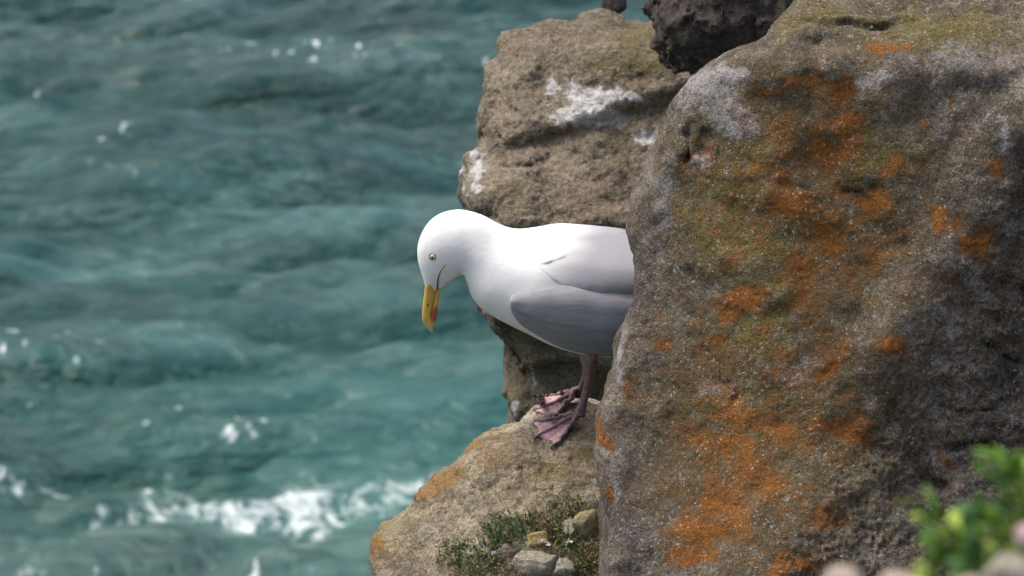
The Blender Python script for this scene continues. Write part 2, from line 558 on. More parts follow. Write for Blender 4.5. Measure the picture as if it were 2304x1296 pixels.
    nb.l(nb.bump(rip, 1.0, .22), b.inputs["Normal"])
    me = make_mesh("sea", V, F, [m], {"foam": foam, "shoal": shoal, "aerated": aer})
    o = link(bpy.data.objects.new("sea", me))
    tag(o, kind="structure", label="choppy teal sea far below the cliff with broken white foam", )
    return o
build_sea()

# ------------------------------------------------------------------ rocks
def off(me_world, name, mat, label, cat, group=None):
    """object whose origin sits at the rock's base"""
    V = get_v(me_world); lo = V.min(0); hi = V.max(0)
    base = np.array([(lo[0] + hi[0]) / 2, (lo[1] + hi[1]) / 2, lo[2]])
    set_v(me_world, V - base)
    me_world.materials.clear(); me_world.materials.append(mat)
    o = bpy.data.objects.new(name, me_world); o.location = base
    link(o); tag(o, label, cat, group)
    bpy.context.view_layer.update()
    return o

def lerp_tab(x, tab):
    xs, ys = zip(*tab); return np.interp(x, xs, ys)

# --- lichen covered boulder in front of the gull
depth_b = D - 0.22
boulder_outline = [(1332,1480),(1349,1296),(1358,1210),(1352,1130),(1343,1080),(1338,1010),(1346,930),(1362,880),(1378,815),(1388,775),(1404,722),
    (1420,680),(1427,600),(1419,520),(1427,440),(1460,362),(1488,300),(1524,230),(1562,180),(1614,136),(1666,110),(1714,92),(1744,56),
    (1790,4),(1850,-70),(2000,-140),(2420,-170),(2480,200),(2480,1480)]
def b_front(px, py):
    w = -0.05 + np.zeros_like(px)
    w -= 0.10 * smoothstep(1345, 1800, px)                    # face swings towards us to the right
    w += 0.16 * smoothstep(190, -160, py)                     # top leans back
    w += 0.030 * np.exp(-((px - 1850) / 330) ** 2 - ((py - 700) / 480) ** 2)   # shallow hollow of the lichen face
    ridge = (px - 2020) + (py - 700) * .62                    # ridge running down to the left on the right side
    w -= 0.020 * np.exp(-((ridge) / 90) ** 2) * smoothstep(150, 330, py) * smoothstep(980, 760, py)
    w += 0.05 * smoothstep(40, 420, ridge) * smoothstep(200, 420, py)
    w -= 0.05 * smoothstep(950, 1400, py)
    return w
def b_noise(P):
    n = .007 * fbm(P * 7.5, 2) + .009 * fbm(P * 19 + 5, 3) + .009 * (fbm(P * 5.5 + 2, 3, ridged=True) - .40)
    return n
def b_cuts(P, F, k):
    px = P[:, 0] / k + 1152; py = 648 - P[:, 1] / k; w = P[:, 2]
    wobble = .55 * fbm(P * 60, 2)
    def pit(x, y, rx, ry, wz, rz, rot=0):
        c, s = math.cos(rot), math.sin(rot)
        dx = (px - x) * k; dy = (py - y) * k
        e = np.sqrt(((c*dx + s*dy) / (rx*k))**2 + ((-s*dx + c*dy) / (ry*k))**2 + ((w - wz) / rz)**2) + wobble
        return (1 - e) * min(rx*k, ry*k, rz)
    for a in [(1566,338,40,62,-.108,.024,.2), (1543,340,13,62,-.100,.030,-.06)]:
        F = np.maximum(F, pit(*a))
    jx = 9 * perlin(P * 45) + 5 * perlin(P * 110); jy = 9 * perlin(P * 45 + 5) + 5 * perlin(P * 110 + 5)
    for (pts, wd, dp) in [([(2120,1012),(2165,990),(2205,985),(2262,1062)], 4.5, .010), ([(2235,640),(2285,650),(2300,700)], 4, .009), ([(1880,58),(1960,72),(2040,66)], 3.5, .007), ([(2060,1060),(2110,1090)], 8, .010),
                          ([(1840,428),(1900,436),(1950,428)], 2.5, .005), ([(2190,760),(2240,800),(2290,812)], 4, .008), ([(1625,860),(1650,905)], 2.5, .005), ([(2090,905),(2150,925),(2230,915)], 3, .007), ([(1985,900),(1990,940)], 6, .007)]:
        for (x0, y0), (x1, y1) in zip(pts[:-1], pts[1:]):
            e = np.array([x1 - x0, y1 - y0], float); w_ = np.stack([px + jx - x0, py + jy - y0], 1)
            t = np.clip((w_ @ e) / (e @ e), 0, 1); d = np.linalg.norm(w_ - t[:, None] * e, axis=1)
            F = np.where(w < .0, np.maximum(F, np.minimum((wd * 1.5 - d) * k, F + dp)), F)
    return F
def b_fine(V):
    P = V
    px = V[:, 0] / (S * depth_b / D) + 1152; py = 648 - V[:, 1] / (S * depth_b / D)
    front = V[:, 2] < .02
    px = px + 30 * perlin(P * 22) + 12 * perlin(P * 60); py = py + 22 * perlin(P * 22 + 9) + 10 * perlin(P * 60 + 9)
    dents = front * (-.006 * blobs(px, py, [(1830,98,36,13),(2165,1000,64,16),(2075,1078,42,22),(2240,640,60,16),(2200,775,70,13),(2120,880,80,10,.7),(1655,895,44,26,.6),(1900,62,150,9,.8),
        (2250,900,50,20,.8),(1960,1000,50,16,.5),(2000,560,60,12,.5),(1760,420,60,10,.5),(1500,560,30,60,.5),(2230,200,60,20,.7),(1880,880,20,50,.5)]) + .003 * blobs(px, py, [(1830,80,60,10),(1900,48,150,8),(2170,975,70,12),(2100,840,70,20)]))
    ridge = (V[:, 0] / S + 1152 - 2020) + (648 - V[:, 1] / S - 700) * .62
    rough = .42 + 1.0 * smoothstep(-30, 120, ridge) + .5 * smoothstep(.28, .36, V[:, 1])
    return (.0058 * fbm(P * 34, 3) + .0030 * fbm(P * 130, 2, ridged=True) + .004 * fbm(P * 70 + 4, 2) * np.clip(fbm(P * 9 + 2, 2) * 2.2 + .3, 0, 1)) * rough + dents
me = rock_mesh("boulder", boulder_outline, depth_b, b_front, lambda x, y: 0.075 + .10 * smoothstep(1700, 2300, x), .026, .0052, b_noise, 1, b_fine, b_cuts)
V = get_v(me); px, py, _ = project(V); px, py = warp(V, px, py)
nz = fbm(V * 26, 4); nz2 = fbm(V * 60 + 9, 3)
orange = blobs(px, py, [(1990,105,45,18),(2035,98,28,16),(1760,206,55,18),(1900,205,62,60),(1905,290,48,62),(1870,340,70,40),(1660,320,50,60,.55),
    (2060,275,26,20),(2158,236,14,14),(1990,380,38,34),(2250,380,24,24),(1780,470,90,42),(1850,525,62,52),(1965,462,62,44),(2130,490,40,50),(2200,540,50,44),
    (1880,548,44,40),(1800,605,66,40,.8),(1650,680,85,42),(1500,770,28,20),(1620,775,26,20),(1800,650,90,60,.55),(2010,790,36,24),(1870,835,36,24),(1700,830,40,60,.6),
    (1680,935,36,26),(1640,925,75,36,.8),(1890,960,72,42),(1765,990,64,30),(1640,1000,70,30,.8),(1690,1062,64,50),(1640,1125,95,52),(1600,1185,105,46),
    (1560,1262,66,36),(1762,1262,54,36),(1850,1155,64,44,.8),(2140,1022,34,18,.8),(2030,1132,20,14),(1420,870,36,26,.7),(1358,985,16,56),(1350,1095,16,34),
    (1550,1000,60,40,.6),(2290,300,30,60,.4),(1780,1120,60,60,.6),(2150,640,30,30,.6)])
olive = blobs(px, py, [(1710,340,85,75),(1660,440,80,60),(1620,505,110,62),(1710,745,75,95),(1690,570,120,66),(1930,335,90,62),(1740,660,90,60),(1560,480,60,60,.7),
    (2100,70,260,60,.95),(1840,50,140,50,.85),(1940,1060,100,70,.6),(1800,880,80,60,.6),(2050,340,80,60,.5),(1780,930,120,90,.5)])
pale = blobs(px, py, [(1590,205,85,60),(1650,165,70,40),(1640,265,70,40,.8),(1590,365,34,46),(1560,300,30,50,.5),(1800,835,60,44,.8),(1790,400,60,60,.5),(1990,180,80,40,.8),
    (2245,310,26,90,.9),(2200,620,60,120,.55),(2120,720,60,90,.6),(1940,650,120,40,.3),(1470,460,40,170,.75),(1445,330,40,90,.7),(1395,800,28,120,.85),(1350,1000,24,80,.7),(1372,1100,30,60,.7),(2150,130,120,60,.55),
    (1830,1190,90,40,.45),(2080,900,140,130,.35),(1610,860,60,30,.6),(1760,400,70,40,.4)])
face = blobs(px, py, [(1800,450,360,400),(1720,950,330,420)])
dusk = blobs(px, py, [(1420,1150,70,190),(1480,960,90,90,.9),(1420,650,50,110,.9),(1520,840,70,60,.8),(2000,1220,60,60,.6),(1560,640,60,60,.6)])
set_attr(me, "orange", np.clip(np.maximum(orange * .80, .44 * face) + nz * .34, 0, 1)); set_attr(me, "olive", np.clip(np.maximum(olive * .84, .36 * face) + nz2 * .24, 0, 1))
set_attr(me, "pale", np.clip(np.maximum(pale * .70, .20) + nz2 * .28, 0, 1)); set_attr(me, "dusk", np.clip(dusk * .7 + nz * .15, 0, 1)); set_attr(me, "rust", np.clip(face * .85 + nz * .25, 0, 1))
boulder_mat = rock_material("lichened_limestone", (.020,.017,.014), (.088,.073,.055), (.28,.245,.195),
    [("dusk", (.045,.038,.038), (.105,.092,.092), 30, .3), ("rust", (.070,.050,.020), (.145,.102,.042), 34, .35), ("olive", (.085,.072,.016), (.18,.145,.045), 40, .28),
     ("pale", (.27,.26,.26), (.42,.41,.40), 45, .22), ("orange", (.15,.060,.013), (.31,.120,.022), 48, .12)], speck=.48, bump=.9, grain=.85)
boulder = off(me, "boulder", boulder_mat, "large boulder with orange lichen filling the right side, hiding the gull's tail", "boulder")

# --- ledge the gull stands on
ledge_outline = [(838,1420),(833,1216),(842,1200),(872,1180),(900,1160),(912,1138),(960,1096),(1000,1058),(1040,1020),(1080,990),(1112,978),(1150,970),
    (1175,944),(1198,920),(1215,906),(1250,898),(1300,893),(1350,902),(1420,915),(1640,945),(1640,1520),(880,1520)]
def l_front(px, py):
    w = lerp_tab(py, [(700,.25),(880,.085),(905,.045),(978,-.045),(1040,-.085),(1120,-.115),(1296,-.165),(1500,-.23),(1900,-.40)])
    w = w + .10 * smoothstep(1120, 830, px)
    return w
def l_noise(P):
    st = P[:, 1] * .9 + P[:, 0] * .55
    return .010 * fbm(P * 9 + 3, 2) + .006 * fbm(P * 24, 3) + .003 * np.abs(np.sin(st * 95 + 3 * fbm(P * 10, 2)))
def l_cuts(P, F, k):
    px = P[:, 0] / k + 1152; py = 648 - P[:, 1] / k
    # the flake that splits off along the left edge
    d = np.abs((py - 1150) + (px - 925) * .52 + 6 * np.sin(px * .07))
    crack = (7 - d) * k * smoothstep(1010, 985, px)
    F = np.maximum(F, np.minimum(crack, .006 + F))
    d = np.abs((py - 1085) + (px - 1110) * .50 + 5 * np.sin(px * .05))
    crack = (4 - d) * k * smoothstep(1170, 1150, px) * smoothstep(1050, 1070, px)
    return np.maximum(F, np.minimum(crack, F + .004))
me = rock_mesh("ledge_rock", ledge_outline, D, l_front, lambda x, y: .36 + 0 * x, .028, .0055, l_noise, 1,
               lambda V: .0034 * fbm(V * 45 + 2, 3) + .0022 * fbm(V * 125, 2, ridged=True), l_cuts)
V = get_v(me); px, py, _ = project(V); px, py = warp(V, px, py, 20)
nz = fbm(V * 24 + 4, 4); nz2 = fbm(V * 55 + 2, 3)
set_attr(me, "orange", np.clip(blobs(px, py, [(1110,985,34,14),(1060,1012,40,18),(1120,1030,50,18,.6),(985,1085,46,26),(945,1115,46,20),(1015,1070,34,40,.7),(850,1225,16,50,.9),(880,1250,26,30,.6),
      (1330,960,60,30,.6),(1105,1040,40,26,.5),(1270,1050,60,26,.45)]) * .72 + nz * .28, 0, 1))
set_attr(me, "olive", np.clip(blobs(px, py, [(1320,1030,50,30,.8),(1000,1070,50,40,.8),(858,1205,30,60,.9),(900,1190,50,40,.7),(1260,1060,90,40,.6),(1150,1110,100,40,.4),(1080,1060,60,30,.4)]) * .62 + nz2 * .2, 0, 1))
set_attr(me, "pale", np.clip(blobs(px, py, [(1195,945,46,34),(1330,905,40,20),(960,1190,80,40,.6),(1250,1120,90,40,.5),(1060,1160,100,60,.4)]) * .55 + nz2 * .25, 0, 1))
set_attr(me, "dusk", np.clip(blobs(px, py, [(1060,1120,90,20,.7),(900,1280,90,30,.9),(1170,1270,170,50,.7),(1260,1170,110,40,.5)]) * .6 + nz * .2, 0, 1))
set_attr(me, "soil", np.clip(blobs(px, py, [(1150,1270,120,60),(1270,1200,110,70),(1330,1270,90,60),(1060,1270,70,40,.8)]) * .6 + nz * .25, 0, 1))
ledge_mat = rock_material("ledge_limestone", (.082,.065,.042), (.275,.230,.155), (.47,.41,.30),
    [("dusk", (.10,.090,.075), (.20,.175,.14), 30, .25), ("soil", (.045,.035,.022), (.12,.085,.05), 60, .2), ("olive", (.22,.19,.05), (.33,.28,.11), 42, .22), ("pale", (.48,.46,.41), (.58,.55,.47), 50, .18),
     ("orange", (.24,.13,.04), (.36,.20,.06), 50, .32)], speck=.5, speck_col=(.62,.58,.50), bump=1.0)
ledge = off(me, "ledge_rock", ledge_mat, "tan sloping ledge of rock under the gull's webbed feet", "rock ledge")
ledge_bvh_me = me

# --- stack of rock behind the gull
DP = D + 1.5
stack_outline = [(1310,18),(1350,6),(1402,10),(1424,26),(1480,26),(1540,-60),(2050,-80),(2050,1330),(1165,1330),(1157,1040),(1154,955),(1149,890),(1158,872),(1152,805),(1143,752),
    (1112,724),(1094,700),(1082,640),(1084,560),(1092,492),(1060,466),(1041,430),(1050,352),(1073,330),(1070,262),(1084,212),(1104,156),(1124,122),(1130,82),(1180,56),(1300,34)]
def s_front(px, py):
    w = -.10 + 0 * px
    w += .20 * smoothstep(1330, 1040, px) * smoothstep(460, 300, py) * .6
    w += .10 * smoothstep(140, -40, py)
    w += .17 * np.clip((500 - py) / 500, -.2, 1.2) * smoothstep(620, 420, py)
    w += .055 * smoothstep(505, 560, py) * smoothstep(700, 640, py) + .11 * smoothstep(690, 780, py)   # undercut below the head of the stack
    w -= .07 * smoothstep(840, 826, py + 26 * np.sin((px - 1180) / 62.)) * smoothstep(600, 740, py)
    # slabs
    t = py + .30 * (px - 1250)
    w -= .03 * smoothstep(310, 275, t) - .03 * smoothstep(520, 500, t) * smoothstep(1160, 1260, px)
    return w
def s_noise(P):
    Q = P * np.array([8., 10., 8.])
    return .026 * fbm(Q + 1, 2) + .010 * fbm(Q * 2.2 + 7, 3, ridged=True)
def s_fine(V):
    return .0065 * fbm(V * np.array([28, 36, 28]), 3) + .0045 * fbm(V * 95, 2, ridged=True)
def s_cuts(P, F, k):
    px = P[:, 0] / k + 1152; py = 648 - P[:, 1] / k
    for (x0, y0, x1, y1, wd, dp) in [(1185,398,1255,440,6,.012),(1075,372,1180,378,7,.012),(1180,378,1240,355,5,.010),(1160,790,1190,835,5,.02),(1075,300,1130,312,6,.01)]:
        e = np.array([x1 - x0, y1 - y0], float); w_ = np.stack([px - x0, py - y0], 1)
        t = np.clip((w_ @ e) / (e @ e), 0, 1); d = np.linalg.norm(w_ - t[:, None] * e, axis=1) + 4 * perlin(np.stack([px*.05, py*.05, px*0], 1))
        F = np.maximum(F, np.minimum((wd - d) * k, F + dp))
    return F
me = rock_mesh("rock_stack", stack_outline, DP, s_front, lambda x, y: .42 + 0 * x, .05, .0078, s_noise, 1, s_fine, s_cuts, pad=.05)
V = get_v(me); px, py, _ = project(V); px, py = warp(V * .7, px, py, 30)
nz = fbm(V * 14 + 4, 4); nz2 = fbm(V * 34 + 2, 3)
set_attr(me, "guano", np.clip(blobs(px, py, [(1236,205,22,32),(1300,222,44,36),(1362,215,52,34),(1330,262,90,30,.85),(1250,268,40,22,.8),(1430,205,26,14),(1445,318,34,22),(1062,362,18,44),(1056,410,12,24,.8),
     (1195,830,10,40,.55),(1170,905,14,20,.6),(1350,270,60,20,.7),(1222,386,20,10,.5)]) * 1.30 + nz2 * .40 - .1, 0, 1))
set_attr(me, "olive", np.clip(blobs(px, py, [(1440,110,130,110),(1400,330,120,60,.6),(1200,800,110,130,.8),(1140,430,90,60,.6),(1450,260,70,90,.8),(1300,880,150,90,.7)]) * .55 + nz * .22, 0, 1))
set_attr(me, "rosy", np.clip(blobs(px, py, [(1190,230,30,26),(1360,285,90,16),(1180,90,60,40,.6),(1320,440,140,60,.7),(1200,330,120,60,.4)]) * .6 + nz2 * .2, 0, 1))
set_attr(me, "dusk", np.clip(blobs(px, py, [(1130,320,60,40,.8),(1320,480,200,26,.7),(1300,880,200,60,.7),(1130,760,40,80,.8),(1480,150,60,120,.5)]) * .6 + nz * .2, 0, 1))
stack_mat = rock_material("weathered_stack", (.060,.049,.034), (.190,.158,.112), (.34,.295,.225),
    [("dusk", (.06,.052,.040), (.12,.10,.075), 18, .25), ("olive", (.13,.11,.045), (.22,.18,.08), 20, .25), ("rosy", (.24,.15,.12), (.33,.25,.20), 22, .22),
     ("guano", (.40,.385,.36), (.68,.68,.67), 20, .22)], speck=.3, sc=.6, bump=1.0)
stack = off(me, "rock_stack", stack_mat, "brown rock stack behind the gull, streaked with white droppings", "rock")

# --- dark rock at the top
DK = D + .9
dark_outline = [(1470,-150),(1478,-20),(1482,40),(1478,80),(1500,112),(1540,150),(1610,165),(1700,140),(1800,120),(1900,40),(1960,-150)]
me = rock_mesh("dark_rock", dark_outline, DK, lambda x, y: -.02 - .06 * smoothstep(1480, 1600, x) + .05 * smoothstep(60, 160, y), lambda x, y: .45 + 0 * x, .035, .0075,
    lambda P: .022 * fbm(P * 16, 2) + .024 * fbm(P * 30 + 3, 3, ridged=True), 1, lambda V: .004 * fbm(V * 70, 3), pad=.04)
dark_mat = rock_material("blackish_rock", (.016,.013,.011), (.046,.037,.031), (.11,.092,.080), [], speck=.35, speck_col=(.22,.20,.20), sc=.7, rough=.75)  # blackish brown stone with pale specks
dark_rock = off(me, "dark_rock", dark_mat, "blackish rough rock at the top edge between stack and large boulder", "rock")

def stone_mesh(name, radii, seed, cuts=6, sub=4, amp=.10):
    import bmesh
    bm = bmesh.new(); bmesh.ops.create_icosphere(bm, subdivisions=sub, radius=1.0)
    V = np.array([v.co[:] for v in bm.verts]); rs = np.random.RandomState(seed)
    for _ in range(cuts):
        n = rs.normal(size=3); n /= np.linalg.norm(n); dd = rs.uniform(.56, .84)
        s_ = V @ n - dd
        V = V - np.maximum(s_, 0)[:, None] * n * .85
    V = V * (1 + amp * fbm(V * 1.7 + seed, 3) + amp * .35 * fbm(V * 6 + seed, 3))[:, None]
    V *= np.array(radii)
    me = bpy.data.meshes.new(name)
    for v, c in zip(bm.verts, V): v.co = c
    bm.to_mesh(me); bm.free()
    me.polygons.foreach_set("use_smooth", np.ones(len(me.polygons), bool))
    return me
def stone(name, center, radii, seed, mat, label, cat="stone", rot=(0, 0, 0), cuts=6, amp=.1, group=None):
    me = stone_mesh(name, radii, seed, cuts, amp=amp); me.materials.append(mat)
    o = bpy.data.objects.new(name, me); o.location = center; o.rotation_euler = rot
    link(o); tag(o, label, cat, group); return o

Vs_ = get_v(stack.data) + np.array(stack.location); ax_, ay_, _ = project(Vs_)
sel = np.abs(ax_ - 1393) < 12; top_v = Vs_[sel][np.argmax((Vs_[sel] @ UP))]
stone("stone", top_v + UP * .010 - FWD * .005, (.020,.020,.022), 5, dark_mat, "small black stone perched on top of the brown rock stack")

# --- stones lying on the ledge
ledge_w = ledge.data.copy()
Vl = get_v(ledge_w) + np.array(ledge.location); set_v(ledge_w, Vl)
LB = bvh_of(ledge_w)
def on_ledge(px, py, lift=0.0):
    p, n = hit(LB, px, py)
    if p is None: p = at(px, py, D - .05); n = UP
    return p + n * lift, n
grey_stone = rock_material("grey_stone", (.16,.14,.11), (.34,.31,.25), (.50,.47,.40), [], speck=.4, sc=1.3)
yellow_stone = rock_material("yellow_lichen_stone", (.20,.17,.05), (.36,.30,.12), (.48,.42,.24), [], speck=.3, sc=1.3)
brown_stone = rock_material("brown_stone", (.10,.07,.06), (.20,.15,.13), (.32,.26,.23), [], speck=.3, sc=1.3)
olive_stone = rock_material("olive_stone", (.15,.13,.06), (.28,.25,.14), (.42,.38,.26), [], speck=.3, sc=1.3)
def ledge_stone(px, py, r, seed, mat, label, rot=(0,0,0)):
    p, n = on_ledge(px, py, -r[1] * .12)
    return stone("stone", p, r, seed, mat, label, rot=rot, cuts=16, amp=.16)
ledge_stone(1205, 1272, (.036,.022,.022), 21, grey_stone, "pale grey flat topped stone at the bottom edge of the ledge", (.2,.1,.2))
ledge_stone(1205, 1216, (.018,.014,.018), 22, yellow_stone, "yellow green lichened stone among the tufts, above the pale grey stone", (.1,.4,.3))
ledge_stone(1325, 1180, (.024,.018,.019), 23, olive_stone, "rounded olive stone touching the large boulder's left edge", (.1,-.2,.1))
ledge_stone(1283, 1184, (.014,.012,.011), 28, grey_stone, "small grey stone left of the rounded olive stone")
ledge_stone(1140, 1243, (.015,.011,.011), 24, brown_stone, "brown stone shaded under the dark green tufts", (0,.3,.1))
ledge_stone(1330, 1128, (.013,.011,.014), 25, grey_stone, "smooth oval grey stone beside the boulder, highest on the ledge")
ledge_stone(1265, 1280, (.017,.014,.014), 26, grey_stone, "grey stone low on the ledge, right of the pale flat topped one")

# --- the cliff below everything
def build_cliff():
    nx, nz_ = 90, 110
    xs = np.linspace(0, 1, nx)
    # profile polygon in plan, swept from the sea up to just under the ledge
    ang = np.linspace(0, 2 * np.pi, 160, endpoint=False)
    zs = np.linspace(-1.0, 14.15, 90)
    A, Z = np.meshgrid(ang, zs, indexing='ij')
    cx, cy, rx, ry = 3.6, 4.6, 3.55, 4.4
    c, s_ = np.cos(A), np.sin(A)
    e = .55
    t = (14.15 - Z) / 15.0
    X = cx + (rx - .10 + .25 * t) * np.sign(c) * np.abs(c) ** e; Y = cy + (ry + .5 * t) * np.sign(s_) * np.abs(s_) ** e
    V = np.stack([X, Y, Z], -1).reshape(-1, 3)
    n = fbm(V * np.array([.7, .7, 1.5]), 4) * .22 * np.clip(t.ravel() * 6, .15, 1)
    V[:, 0] += n * np.sign(V[:, 0] - cx); V[:, 1] += n
    na, nz2_ = A.shape
    idx = np.arange(na * nz2_).reshape(na, nz2_)
    i2 = np.roll(idx, -1, 0)
    F = [tuple(q) for q in np.stack([idx[:, :-1], i2[:, :-1], i2[:, 1:], idx[:, 1:]], -1).reshape(-1, 4)]
    F.append(tuple(int(i) for i in idx[:, -1]))
    me = make_mesh("cliff", V, F, [stack_mat])
    o = link(bpy.data.objects.new("cliff", me)); tag(o, kind="structure", label="brown cliff falling from the ledge to the sea")
    return o
build_cliff()

# ------------------------------------------------------------------ gull
GY = (at(1300, 940, D))[1]             # vertical plane through the gull's length
def gp(px, py, dy=0.0):
    d = ray(px, py); t = (GY + dy) / d[1]
    return CAM + d * t
sinp = math.sin(PITCH)

def catmull(A, n):
    A = np.asarray(A, float); m = len(A)
    t = np.linspace(0, m - 1, n); i = np.minimum(t.astype(int), m - 2); f = (t - i)[:, None]
    p0 = A[np.maximum(i - 1, 0)]; p1 = A[i]; p2 = A[i + 1]; p3 = A[np.minimum(i + 2, m - 1)]
    return .5 * (2*p1 + (p2 - p0)*f + (2*p0 - 5*p1 + 4*p2 - p3)*f**2 + (3*p1 - p0 - 3*p2 + p3)*f**3)

def loft(rings, n, seg, yoff=0.0, power=1.0, close=(True, True)):
    """rings: (outer_x, outer_y, inner_x, inner_y, half_width) all in photo pixels in the gull's own upright plane"""
    R = catmull(rings, n)
    V = []; 
    th = np.linspace(0, 2 * np.pi, seg, endpoint=False)
    for (ox, oy, ix, iy, b) in R:
        c = np.array([(ox + ix) / 2, (oy + iy) / 2]); d = np.array([(ox - ix) / 2, (oy - iy) / 2]); r = np.hypot(*d) + 1e-6
        nrm = d / r
        r2 = math.sqrt(max(r * r - (b * sinp * nrm[1]) ** 2, (.3 * r) ** 2))
        o3 = gp(*(c + nrm * r2)); i3 = gp(*(c - nrm * r2)); c3 = (o3 + i3) / 2; a3 = (o3 - i3) / 2
        ct = np.cos(th); st = np.sin(th)
        ct = np.sign(ct) * np.abs(ct) ** power; st = np.sign(st) * np.abs(st) ** power
        P = c3 + ct[:, None] * a3 + (st * b * S)[:, None] * np.array([0, 1, 0]) + np.array([0, yoff, 0])
        V.append(P)
    V = np.concatenate(V)
    idx = np.arange(n * seg).reshape(n, seg); j = np.roll(idx, -1, 1)
    F = [tuple(int(k) for k in q) for q in np.stack([idx[:-1], idx[1:], j[1:], j[:-1]], -1).reshape(-1, 4)]
    if close[0]: F.append(tuple(int(k) for k in idx[0]))
    if close[1]: F.append(tuple(int(k) for k in idx[-1][::-1]))
    return V, F, R

# materials
def feather_mat(name, col, col2, ns=(25, 25, 25), bump=.15):
    m, nt, b = new_mat(name); nb = NB(nt)
    co = nb.coords(); mp = nb.n("ShaderNodeMapping"); mp.inputs["Scale"].default_value = ns; nb.l(co, mp.inputs[0])
    n = nb.noise(mp.outputs[0], 6, 5, .6)
    c = nb.mix(nb.sstep(.3, .7, n), col, col2)
    if name == "body_plumage":
        c = nb.mix(nb.attr("grey"), c, (.285, .292, .318))
    nb.l(c, b.inputs["Base Color"]); b.inputs["Roughness"].default_value = .85
    b.inputs["Specular IOR Level"].default_value = .15
    b.inputs["Sheen Weight"].default_value = .15
    nb.l(nb.bump(n, bump, .002), b.inputs["Normal"])
    return m
white_f = feather_mat("body_plumage", (.76, .76, .755), (.82, .82, .81), (14, 40, 30), .16)
grey_f = feather_mat("grey_plumage", (.210, .215, .236), (.268, .274, .298), (4, 26, 26), .22)
black_f = feather_mat("black_plumage", (.02, .02, .02), (.04, .04, .04), (4, 26, 26), .2)

body_rings = [ # head, neck, breast, belly
 (958,648,988,652,11),(953,632,993,646,17),(946,608,1003,636,27),(940,578,1016,628,37),(941,545,1029,622,45),(955,510,1039,618,51),(984,484,1045,620,55),
 (1019,473,1047,624,57),(1055,474,1048,632,58),(1089,484,1051,645,62),(1119,500,1060,668,70),(1146,512,1078,690,82),(1172,515,1106,710,95),(1204,511,1140,729,108),
 (1244,505,1184,750,121),(1290,504,1238,777,130),(1340,507,1300,796,134),(1400,515,1372,803,133),(1462,530,1452,796,124),(1540,556,1540,774,104),(1620,586,1622,742,78),(1690,612,1690,716,50),(1740,632,1740,694,22)]
V, F, R = loft(body_rings, 130, 64)
pxb, pyb, _ = project(V)
# mantle: pale grey of the back begins behind the neck; sunlit whitening painted upward
def grey_at(V):
    a, b, _ = project(V)
    st = perlin(V * np.array([12, 40, 60.])) * 22
    return np.clip(smoothstep(1195, 1330, a + st + (b - 590) * .55), 0, 1)
g = grey_at(V) * smoothstep(725, 660, pyb)
V += (np.stack([perlin(V * 28), perlin(V * 28 + 7), perlin(V * 28 + 13)], 1)) * .0011
body_V = V.copy()
me = make_mesh("body", V, F, [white_f], {"grey": np.clip(g, 0, 1)})
feet_pt = gp(1300, 960)
gull = empty("herring_gull", feet_pt)
tag(gull, "white and grey gull with yellow bill bending its head down over the ledge", "gull")
body = link(bpy.data.objects.new("body", me), gull)
BB = bvh_of(me)
def body_pt(px, py, lift=0.0):
    p, n = hit(BB, px, py); 
    return p + n * lift, n

# flank half width of the body at (x,z)
def body_side(x, z):
    """lateral half width of the lofted body at world x, z (metres), measured from the gull's plane"""
    o = Vector((x, GY - 1.0, z)); loc, n, i, dd = BB.ray_cast(o, Vector((0, 1, 0)))
    return None if loc is None else GY - loc[1]

def side_shell(name, top, bot, thick, side, ns=150, nt=44, mats=(), parent=None, attr=False, wav=0.0):
    """feather panel lying on the flank. top/bot: polylines (px,py) in the gull plane; thick(s,t) in metres"""
    T = catmull(top, ns); B = catmull(bot, ns)
    xx = np.arange(ns) * 1.0
    B[:, 1] += wav * (perlin(np.stack([xx * .13, xx * 0 + 2.2, xx * 0], 1)) + .6 * perlin(np.stack([xx * .4, xx * 0 + 5.2, xx * 0], 1)))
    outer = []; inner = []
    for i in range(ns):
        s_ = i / (ns - 1)
        a = gp(*T[i]); b = gp(*B[i])
        ys = []
        zs = []
        for j in range(nt):
            t = j / (nt - 1); p = b + (a - b) * t
            h = body_side(p[0], p[2])
            ys.append(np.nan if h is None else h)
            zs.append(p)
        ys = np.array(ys)
        if np.isnan(ys).any():
            ok = ~np.isnan(ys)
            if ok.any(): ys = np.interp(np.arange(nt), np.nonzero(ok)[0], ys[ok])
            else: ys = np.full(nt, .012)
        for j in range(nt):
            t = j / (nt - 1)
            th = thick(s_, t); p = zs[j]
            outer.append([p[0], GY - side * (ys[j] + th), p[2]])
            inner.append([p[0], GY - side * (ys[j] - .006), p[2]])
    V = np.array(outer + inner); m = ns * nt
    idx = np.arange(m).reshape(ns, nt)
    def grid(ix): return np.stack([ix[:-1, :-1], ix[1:, :-1], ix[1:, 1:], ix[:-1, 1:]], -1).reshape(-1, 4)
    f = [grid(idx), grid(idx + m)[:, ::-1]]
    ring = np.concatenate([idx[:, 0], idx[-1, 1:], idx[-2::-1, -1], idx[0, -2:0:-1]])
    r2 = np.roll(ring, -1)
    f.append(np.stack([ring, ring + m, r2 + m, r2], -1))
    Fq = np.concatenate(f)
    if side < 0: Fq = Fq[:, ::-1]
    me = make_mesh(name, V, Fq, mats)
    o = link(bpy.data.objects.new(name, me), parent)
    if attr: set_attr(me, "grey", grey_at(V))
    md = o.modifiers.new("soft", 'SMOOTH'); md.factor = .5; md.iterations = 4
    return o

